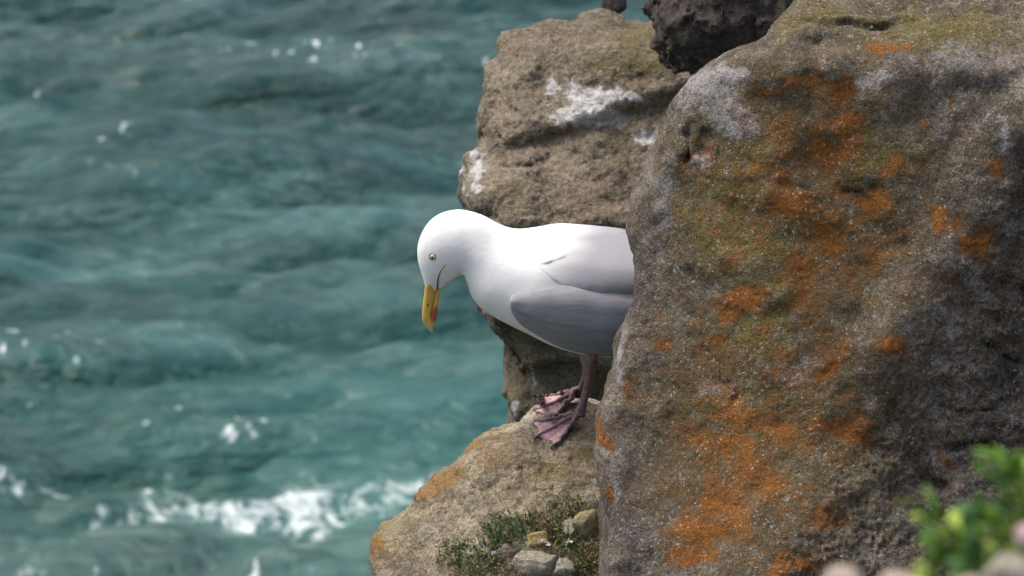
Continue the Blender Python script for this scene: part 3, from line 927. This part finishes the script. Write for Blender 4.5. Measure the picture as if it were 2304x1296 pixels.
def roll(t, k):   # rounded edge profile, 0 at t=0/1
    return (1 - abs(2 * t - 1) ** k) ** (1 / 2.0)
def wing_thick(s_, t):
    return .0165 * (max(0, 1 - max(0, (.14 - s_) / .14) ** 2)) ** .5 * (max(0, 1 - (max(0, t - .72) / .28) ** 2.2)) ** .5 * (.35 + .65 * min(1, t / .5)) - .001
# shift: these outlines lie on the near side, so lower on screen than in the mid plane; lift them back
LIFT = 34
def ln(pts, k=1.0): return [(x, y - LIFT * k) for x, y in pts]
wing_top = ln([(1146,680),(1150,668),(1172,656),(1205,647),(1245,640),(1290,636),(1340,640),(1420,648),(1540,662),(1680,680),(1820,690)])
wing_bot = ln([(1146,690),(1152,712),(1172,742),(1206,766),(1250,792),(1300,809),(1350,817),(1420,819),(1540,792),(1680,756),(1820,712)])
for sd in (1, -1):
    side_shell("wing", wing_top, wing_bot, wing_thick, sd, mats=[grey_f], parent=gull)
def mant_thick(s_, t):
    e = float(smoothstep(.16, .60, s_))
    return .0170 * e * (max(0, 1 - (max(0, .55 - t) / .55) ** 2.2)) ** .5 * float(smoothstep(1.0, .5, t)) + .0004 - .0020 * float(smoothstep(.13, .02, s_)) - .0016 * float(smoothstep(.12, .0, t)) * (1 - e) - .0015 * float(smoothstep(.8, 1, t))
m_top = ln([(1196,572),(1210,556),(1240,546),(1290,545),(1350,548),(1420,556),(1540,590),(1660,630),(1760,662)])
m_bot = ln([(1200,590),(1216,612),(1246,636),(1286,652),(1330,660),(1420,664),(1540,674),(1660,684),(1760,690)])
for sd in (1, -1):
    sh = side_shell("scapular_feathers", m_top, m_bot, mant_thick, sd, mats=[white_f], parent=gull, attr=True, wav=2.5)
    if sd > 0:      # ruffled notch where the breast feathers meet the shoulder
        Vs = get_v(sh.data); a, b, _ = project(Vs)
        t = np.clip((a - 1214) / 78, 0, 1); yc = 592 - 27 * t ** 1.3
        dd = (b - yc)
        k_ = smoothstep(1206, 1228, a) * smoothstep(1305, 1262, a) * (np.arange(len(Vs)) < len(Vs) // 2)
        up_ = np.where(dd < 0, np.exp(dd / 16.0), np.exp(-(dd / 2.2) ** 2))
        Vs[:, 1] -= k_ * up_ * .0034 * (.75 + .25 * np.sin(a * .21))
        set_v(sh.data, Vs)

# tail and folded wing tips (hidden behind the boulder)
V, F, _ = loft([(1690,628,1690,706,40),(1760,648,1760,690,46),(1860,664,1860,690,52),(1960,672,1960,690,58)], 14, 24)
link(bpy.data.objects.new("tail", make_mesh("tail", V, F, [white_f])), gull)
for sd in (1, -1):
    V, F, _ = loft([(1700,650,1700,700,12),(1820,656,1820,690,12),(1960,664,1960,684,9),(2060,672,2060,680,4)], 14, 16, yoff=-sd * .024)
    link(bpy.data.objects.new("wing_tip", make_mesh("wing_tip", V, F, [black_f])), gull)

# bill
def bill_material():
    m, nt, b = new_mat("bill_horn"); nb = NB(nt); co = nb.coords()
    n = nb.noise(co, 160, 4, .6)
    c = nb.mix(nb.sstep(.3, .7, n), (.52, .32, .06), (.60, .42, .10))
    c = nb.mix(nb.attr("tip"), c, (.55, .42, .20))
    c = nb.mix(nb.math('MULTIPLY', nb.attr("red"), .95), c, (.36, .055, .035))
    nb.l(c, b.inputs["Base Color"]); b.inputs["Roughness"].default_value = .42; b.inputs["Specular IOR Level"].default_value = .4
    return m
bill_y = bill_material()
def bill_attrs(V):
    a, b, _ = project(V)
    return {"red": smoothstep(1.25, .55, np.sqrt(((b - 709) / 21) ** 2 + ((a - 981) / 13) ** 2)), "tip": smoothstep(715, 745, b)}
dark_line = plain("dark_skin", (.035, .028, .028), .6, .1)
up_r = [(962,627,985,622,21),(957,641,985,637,18),(955,656,983,652,12.5),(952,678,977,677,9.5),(950,700,973,700,8.2),(950,716,972,716,7.2),(953.5,728,974,727,6),(960,737,974,737,4.4),(966,744,974,745,2.6),(970,749,973.5,750,1.2)]
V, F, _ = loft(up_r, 40, 24, power=.85)
bill = link(bpy.data.objects.new("bill", make_mesh("bill", V, F, [bill_y], bill_attrs(V))), gull)
lo_r = [(980,634,992,640,12),(980,650,991,655,10),(975.5,677,987,680,7.8),(971.5,698,984.5,700,6.8),(970.5,712,982.5,714,5.6),(971,724,979,726,4),(972.5,731,976,732,2)]
V, F, _ = loft(lo_r, 40, 24, power=.85)
lm = link(bpy.data.objects.new("lower_mandible", make_mesh("lower_mandible", V, F, [bill_y], bill_attrs(V))), bill)
BV = bvh_of(bill.data)

def tube(name, pts, radii, mat, parent, seg=10, cap=True):
    P = np.array(pts, float); n = len(P); V = []
    for i in range(n):
        t = P[min(i + 1, n - 1)] - P[max(i - 1, 0)]; t /= np.linalg.norm(t) + 1e-9
        a = np.cross(t, [0, 1, .3]); a /= np.linalg.norm(a); b = np.cross(t, a)
        for j in range(seg):
            th = 2 * np.pi * j / seg
            V.append(P[i] + radii[i] * (math.cos(th) * a + math.sin(th) * b))
    idx = np.arange(n * seg).reshape(n, seg); j = np.roll(idx, -1, 1)
    F = [tuple(int(k) for k in q) for q in np.stack([idx[:-1], idx[1:], j[1:], j[:-1]], -1).reshape(-1, 4)]
    F += [tuple(int(k) for k in idx[0]), tuple(int(k) for k in idx[-1][::-1])]
    me = make_mesh(name, np.array(V), F, [mat])
    return link(bpy.data.objects.new(name, me), parent)

# nostril
pts = []
for (a, b) in [(964,681),(963,687),(961,692)]:
    p, n = hit(BV, a, b)
    if p is not None: pts.append(p - n * .0003)
if len(pts) == 3: tube("nostril", pts, [.0004, .0010, .0004], dark_line, bill, 8)
# gape line
gl = catmull([(983.5,651),(985,640),(985.5,630),(988,619),(992.5,609),(998,601),(1003,595)], 16)
pts = [body_pt(x, y, .0001)[0] for x, y in gl]
tube("gape_line", pts, list(np.linspace(.0011, .0002, 16)), dark_line, body, 8)
# dark brown tomium line between the mandibles
BL = bvh_of(lm.data)
pts = []
for x, y in catmull([(985,632),(984,643),(981.5,655),(978,668),(975,682),(973,696)], 12):
    best = None
    for B_ in (BV, BL):
        p, n = hit(B_, x, y)
        if p is not None and (best is None or p[1] < best[1]): best = p
    if best is not None: pts.append(best)
tube("bill_edge", pts, list(np.linspace(.0010, .0004, len(pts))), plain("tomium_brown", (.22,.12,.03), .5), bill, 8)
# eye
iris = plain("iris_yellow", (.60, .53, .32), .25, .1, 90, .6)
pupil_m = plain("pupil_black", (.008, .008, .008), .1, .0, 90, .8)
ring_m = plain("eyelid_dark", (.045, .034, .028), .5, .1)
def eye(px, py, mirror=False):
    p, n = body_pt(px, py)
    if mirror:
        p = np.array([p[0], 2 * GY - p[1], p[2]]); n = np.array([n[0], -n[1], n[2]])
    q = Vector(n).to_track_quat('Z', 'Y').to_matrix()
    def cap(name, r, z0, z1, parent, mat, R=.0085):
        V = []; rr = 8; sg = 24
        for i in range(rr + 1):
            a = r * i / rr
            zz = z0 + (z1 - z0) * (1 - (i / rr) ** 2)
            for j in range(sg):
                th = 2 * np.pi * j / sg
                e = 1 + (.55 * abs(math.sin(th + .35)) ** 5 if name == "eyelid" else 0)
                V.append(np.array(q @ Vector((a * e * math.cos(th), a * math.sin(th), zz))) + p)
        idx = np.arange((rr + 1) * sg).reshape(rr + 1, sg); j_ = np.roll(idx, -1, 1)
        F = np.stack([idx[:-1], idx[1:], j_[1:], j_[:-1]], -1).reshape(-1, 4)
        F = [tuple(int(k) for k in f) for f in F]
        return link(bpy.data.objects.new(name, make_mesh(name, np.array(V), F, [mat])), parent)
    e = cap("eye", .0051, -.001, .0017, gull, iris)
    cap("eyelid", .0068, -.0012, .0007, e, ring_m)
    cap("pupil", .0022, .0010, .0024, e, pupil_m)
eye(973.5, 579); eye(973.5, 579, True)

# legs and webbed feet
leg_m = plain("leg_skin", (.19, .12, .12), .55, .4, 140, .4, .3)
web_m = plain("web_skin", (.40, .245, .26), .6, .4, 120, .4, .3)
shank = plain("thigh_plumage", (.42, .42, .42), .9, .1)
def foot(heel_px, toes, parent):
    """three toes and two webs draped over the rock: a fan of points on the ledge, lifted along its normal"""
    nr, na = 16, 25
    hp, hn = on_ledge(*heel_px, .004)
    V = []; Fm = []
    for i in range(nr):
        r = i / (nr - 1)
        for j in range(na):
            a = j / (na - 1) * (len(toes) - 1); k = min(int(a), len(toes) - 2); f = a - k
            t0 = np.array(toes[k]); t1 = np.array(toes[k + 1])
            tip = t0 + (t1 - t0) * f
            sc_ = 1 - .13 * math.sin(math.pi * f)          # scalloped web edge
            q = np.array(heel_px) + (tip - np.array(heel_px)) * r * sc_
            p, n = on_ledge(q[0], q[1])
            # the heel joint rides above the rock, the toes lie on it
            ridge = math.cos(math.pi * f) ** 2
            ridge = ridge ** 3
            lift = .0022 + .0052 * ridge * (1 - .45 * r) + .010 * (1 - r) ** 2 + .0012 * math.sin(f * 9 + 2 * k) * (1 - ridge) * r
            V.append(p + (n * .6 + UP * .4) * lift)
    V = np.array(V)
    # relax the depth a little so the web spans the small pits of the rock
    G = V.reshape(nr, na, 3)
    for _ in range(3):
        M = G.copy(); M[1:-1, 1:-1] = (G[:-2, 1:-1] + G[2:, 1:-1] + G[1:-1, :-2] + G[1:-1, 2:]) / 4
        G = G * .5 + np.maximum(M, -1e9) * .5
    top = G.reshape(-1, 3); bot = top - UP * .003 + FWD * .001
    m = nr * na; idx = np.arange(m).reshape(nr, na)
    def grid(ix): return np.stack([ix[:-1, :-1], ix[1:, :-1], ix[1:, 1:], ix[:-1, 1:]], -1).reshape(-1, 4)
    ring = np.concatenate([idx[:, 0], idx[-1, 1:], idx[-2::-1, -1], idx[0, -2:0:-1]]); r2 = np.roll(ring, -1)
    F = np.concatenate([grid(idx), grid(idx + m)[:, ::-1], np.stack([ring, ring + m, r2 + m, r2], -1)])
    me = make_mesh("webbed_foot", np.concatenate([top, bot]), F, [web_m])
    o = link(bpy.data.objects.new("webbed_foot", me), parent)
    for k, tp in enumerate(toes):
        j = min(na - 1, int(round(k * (na - 1) / (len(toes) - 1))))
        pts = [G[i, j] + UP * .0006 for i in range(nr)]
        rr = [.0033 * (1 - .5 * i / (nr - 1)) * (1 + .18 * math.cos(i * 2.1)) for i in range(nr)]
        tube("toe", pts, rr, leg_m, o, 10)
        tip = pts[-1]; dv = pts[-1] - pts[-3]; dv /= np.linalg.norm(dv)
        tube("claw", [tip - dv * .001, tip + dv * .004, tip + dv * .007 - UP * .002], [.0020, .0014, .0004], dark_line, o, 8)
    return o
def leg(knee_px, knee_dy, mid_px, heel_px, toes):
    hp, hn = on_ledge(*heel_px, .012)
    k3 = gp(*knee_px, knee_dy)
    dmy = (k3[1] + hp[1]) / 2
    d = ray(*mid_px); m3 = CAM + d * (dmy / d[1])
    pts = catmull([k3 + (k3 - m3) * .45, k3, m3, hp], 22)
    s_ = np.linspace(0, 1, 22)
    rr = [.0088 - .0038 * smoothstep(.2, .6, x) + .0028 * math.exp(-((x - .36) / .07) ** 2) + .0022 * math.exp(-((x - 1) / .1) ** 2) for x in s_]
    o = tube("leg", pts, rr, leg_m, gull, 14)
    foot(heel_px, toes, o)
    return o
leg((1324,806), .036, (1316,856), (1294,906), [(1206,901),(1206,930),(1250,944)])
leg((1330,814), -.034, (1321,872), (1304,952), [(1198,956),(1204,988),(1250,1008)])
bpy.context.view_layer.update()

# ------------------------------------------------------------------ plants on the ledge
def blade_mat(name, cols):
    m, nt, b = new_mat(name); nb = NB(nt)
    gi = nb.attr("tone")
    c = nb.ramp(gi, [(i / (len(cols) - 1), c) for i, c in enumerate(cols)])
    nb.l(c, b.inputs["Base Color"]); b.inputs["Roughness"].default_value = .6
    b.inputs["Specular IOR Level"].default_value = .3
    return m
turf_m = blade_mat("turf_blades", [(.022,.075,.02), (.06,.15,.035), (.14,.21,.06), (.28,.25,.12), (.40,.28,.17)])
def tuft(px, py, rx, ry, n, tone, label, length=.0078, seed=0):
    rs = np.random.RandomState(seed + 50)
    V = []; F = []; T = []
    base, bn = on_ledge(px, py)
    for _ in range(int(n * 1.25)):
        a = rs.uniform(0, 2 * np.pi); r = rs.uniform() ** .7 * 1.45
        p, nn = on_ledge(px + rx * r * math.cos(a), py + ry * r * math.sin(a))
        if np.linalg.norm(p - base) > .12: continue
        up = nn * .7 + np.array([0, -.15, .55]) + rs.normal(size=3) * .65
        up /= np.linalg.norm(up)
        L_ = length * rs.uniform(.5, 1.35); w = L_ * rs.uniform(.06, .11)
        sd = np.cross(up, rs.normal(size=3)); sd /= np.linalg.norm(sd)
        bend = rs.normal(size=3) * .25 * L_
        i0 = len(V)
        mid = p + up * L_ * .55 + bend * .3; tip = p + up * L_ + bend
        V += [p - sd * w * .7 - nn * .002, p + sd * w * .7 - nn * .002, mid + sd * w, mid - sd * w, tip]
        F += [(i0, i0 + 1, i0 + 2, i0 + 3), (i0 + 3, i0 + 2, i0 + 4)]
        tn = np.clip(rs.normal(tone + .08, .26), 0, 1); T += [tn * .8, tn * .8, tn, tn, min(1, tn + .12)]
    me = make_mesh("grass_tuft", np.array(V) - base, F, [turf_m], {"tone": T}, smooth=False)
    o = bpy.data.objects.new("grass_tuft", me); o.location = base; link(o)
    tag(o, label, "plant", "low tufts growing on the ledge")
    return o
tuft(1150,1190,46,26,420,.22,"darkest green tuft in the middle of the ledge, above the yellow stone", seed=1)
tuft(1115,1225,34,26,260,.30,"green tuft left of the yellow lichened stone on the ledge", seed=2)
tuft(1030,1250,34,26,260,.34,"leftmost green tuft on the ledge", seed=3)
tuft(1085,1278,46,18,240,.40,"mixed green and straw tuft at the bottom edge of the ledge", seed=4)
tuft(1285,1150,44,26,300,.45,"upper grey green tuft beside the oval grey stone", seed=5)
tuft(1228,1172,34,20,200,.70,"dry pinkish straw tuft between the dark green tuft and the olive stone", seed=6)
tuft(1262,1218,36,26,260,.55,"pale straw and green tuft right of the yellow lichened stone", seed=7)
tuft(1300,1230,36,30,260,.38,"green tuft against the boulder below the rounded olive stone", seed=8)
tuft(1325,1256,30,24,240,.85,"rusty brown dry tuft against the boulder's lower left edge", seed=9)
tuft(1300,1285,44,16,260,.28,"green tuft in the bottom corner between ledge and boulder", seed=10)
# tiny white flower heads and shells among the turf
petal = plain("white_petal", (.72, .70, .68), .6, .08)
for i, (x, y, lb) in enumerate([(1108,1248,"tiny white flower head left of the brown stone"), (1222,1232,"tiny white flower head beside the yellow lichened stone"), (1232,1236,"tiny white flower head just right of the yellow stone's foot"), (1284,1222,"tiny white flower head in front of the boulder, among straw tufts")]):
    p, n = on_ledge(x, y, .008)
    rs = np.random.RandomState(i); V = []; F = []
    for k in range(14):
        a = rs.uniform(0, 2 * np.pi); e = rs.uniform(-.2, 1.2); dv = np.array([math.cos(a) * math.cos(e), math.sin(a) * math.cos(e), math.sin(e)])
        sd = np.cross(dv, rs.normal(size=3)); sd /= np.linalg.norm(sd); i0 = len(V)
        V += [np.zeros(3), dv * .0024 + sd * .0016, dv * .0044, dv * .0024 - sd * .0016]; F.append((i0, i0 + 1, i0 + 2, i0 + 3))
    me = make_mesh("flower", np.array(V), F, [petal], smooth=False)
    o = bpy.data.objects.new("flower", me); o.location = p; link(o); tag(o, lb, "flower", "tiny white flower heads in the turf")

# ------------------------------------------------------------------ blurred foreground: leafy plant and stones
DF = D * .37
leaf_a = plain("leaf_green", (.13, .26, .035), .75, .3, 60, .2)
leaf_b = plain("leaf_light", (.30, .40, .07), .75, .25, 60, .2)
leaf_c = plain("leaf_dark", (.045, .12, .035), .7, .25, 60, .4)
stem_m = plain("stem_green", (.17, .22, .06), .5, .2)
def leaf_mesh(mat):
    V = []; F = []; nl = 9
    prof = [.20, .42, .66, .85, .98, 1.0, .88, .58, .06]
    for i in range(nl):
        t = i / (nl - 1); w = .24 * prof[i]; z = -.22 * t * t; 
        V += [(t, -w, z + .05 * prof[i]), (t, 0, z), (t, w, z + .05 * prof[i])]
    for i in range(nl - 1):
        a = i * 3
        F += [(a, a + 3, a + 4, a + 1), (a + 1, a + 4, a + 5, a + 2)]
    me = make_mesh("leaf", np.array(V), F, [mat]); return me
leaf_meshes = [leaf_mesh(m) for m in (leaf_a, leaf_b, leaf_c)]
for me in leaf_meshes:
    # give the leaves thickness
    import bmesh
    bm = bmesh.new(); bm.from_mesh(me); bmesh.ops.solidify(bm, geom=bm.faces[:], thickness=.04); bm.to_mesh(me); bm.free()
plant_base = at(2275, 1310, DF)
plant = empty("leafy_plant", plant_base)
tag(plant, "bright green leafy plant, out of focus in the bottom right corner", "plant")
kf = S * DF / D
rs = np.random.RandomState(4)
stems = [[(2275,1320,0),(2250,1230,-.01),(2180,1190,-.02),(2075,1130,-.025)],
         [(2290,1320,0),(2290,1200,0),(2270,1090,.0),(2240,1000,-.005)],
         [(2240,1320,-.01),(2200,1270,-.02),(2140,1250,-.03),(2080,1250,-.03)],
         [(2275,1320,0),(2260,1220,.01),(2220,1150,.015),(2190,1130,.015)],
         [(2290,1320,.01),(2310,1200,.01),(2310,1110,.0),(2290,1040,-.01)],
         [(2240,1320,-.02),(2180,1230,-.025),(2130,1200,-.03),(2110,1195,-.03)],
         [(2300,1330,-.02),(2260,1280,-.03),(2210,1250,-.04),(2180,1245,-.045)]]
for si, st in enumerate(stems):
    C_ = catmull([list(at(x, y + 26, DF + dz)) for x, y, dz in st], 18)
    tube("stem", C_, list(np.linspace(.0015, .0008, 18)), stem_m, plant, 8)
    nl = 22
    for i in range(nl + 1):
        f = .22 + .78 * i / nl; k = min(16, int(f * 17)); p = C_[k]; tg = C_[k + 1] - C_[k]; tg /= np.linalg.norm(tg)
        rd = rs.normal(size=3); rd -= tg * (rd @ tg); rd /= np.linalg.norm(rd)
        dv = tg * (.55 if i < nl else 1.0) + rd * (.85 if i < nl else .15) + np.array([0, 0, .35]); dv /= np.linalg.norm(dv)
        sd = np.cross(np.array([0, 0, 1.0]) + rs.normal(size=3) * .35, dv); sd /= np.linalg.norm(sd); nn = np.cross(dv, sd)
        L_ = .0128 * rs.uniform(.5, 1.5)
        ch = rs.choice(3, p=[.45, .35, .20] if si not in (3, 6) else [.4, .2, .4])
        o = bpy.data.objects.new("leaf", leaf_meshes[ch])
        M = Matrix(((dv[0]*L_, sd[0]*L_, nn[0]*L_, p[0]), (dv[1]*L_, sd[1]*L_, nn[1]*L_, p[1]), (dv[2]*L_, sd[2]*L_, nn[2]*L_, p[2]), (0, 0, 0, 1)))
        scene.collection.objects.link(o); o.parent = plant
        o.matrix_basis = plant.matrix_world.inverted() @ M
cream_stone = rock_material("cream_stone", (.30,.24,.19), (.46,.40,.34), (.60,.55,.49), [], speck=.2, sc=2)
pink_stone = rock_material("pink_stone", (.42,.26,.28), (.55,.38,.40), (.66,.52,.53), [], speck=.2, sc=2)
bank_m = rock_material("bank_earth", (.06,.05,.035), (.14,.11,.08), (.24,.20,.15), [], speck=.3, sc=1.5)
def fstone(px, py, rpx, asp, seed, mat, label, dd=0.0):
    d = DF + dd; k = S * d / D
    return stone("stone", at(px, py, d), (rpx * k, rpx * k * .9, rpx * k * asp), seed, mat, label, cuts=5)
fstone(1893, 1312, 54, .75, 31, cream_stone, "blurred cream stone at the bottom edge, left of the leafy plant")
fstone(2035, 1318, 60, .72, 32, cream_stone, "blurred tan stone at the bottom edge, just under the plant's left leaves", -.02)
fstone(2268, 1300, 76, .70, 33, grey_stone, "large blurred grey stone in the bottom right corner below the leaves", -.10)
fstone(2320, 1206, 40, .75, 34, pink_stone, "blurred pink stone at the right edge beside the leafy plant", -.06)
fstone(2185, 1322, 40, .7, 35, cream_stone, "small blurred cream stone under the middle of the leafy plant", -.05)
# bank of earth carrying them, out of the frame
bo = [(1700,1420),(1780,1368),(1900,1345),(2050,1345),(2200,1330),(2290,1300),(2420,1230),(2600,1150),(2600,1900),(1700,1900)]
me = rock_mesh("bank", bo, DF, lambda x, y: -.12 - .25 * smoothstep(1330, 1900, y), lambda x, y: .10 + .1 * smoothstep(1330, 1900, y), .03, .008, lambda P: .006 * fbm(P * 20, 3), 0, None)
bank = off(me, "bank", bank_m, None, None)
bank["kind"] = "structure"; bank["label"] = "earth bank carrying the foreground plant and stones"
for m_ in list(bpy.data.meshes):
    if m_.users == 0: bpy.data.meshes.remove(m_)
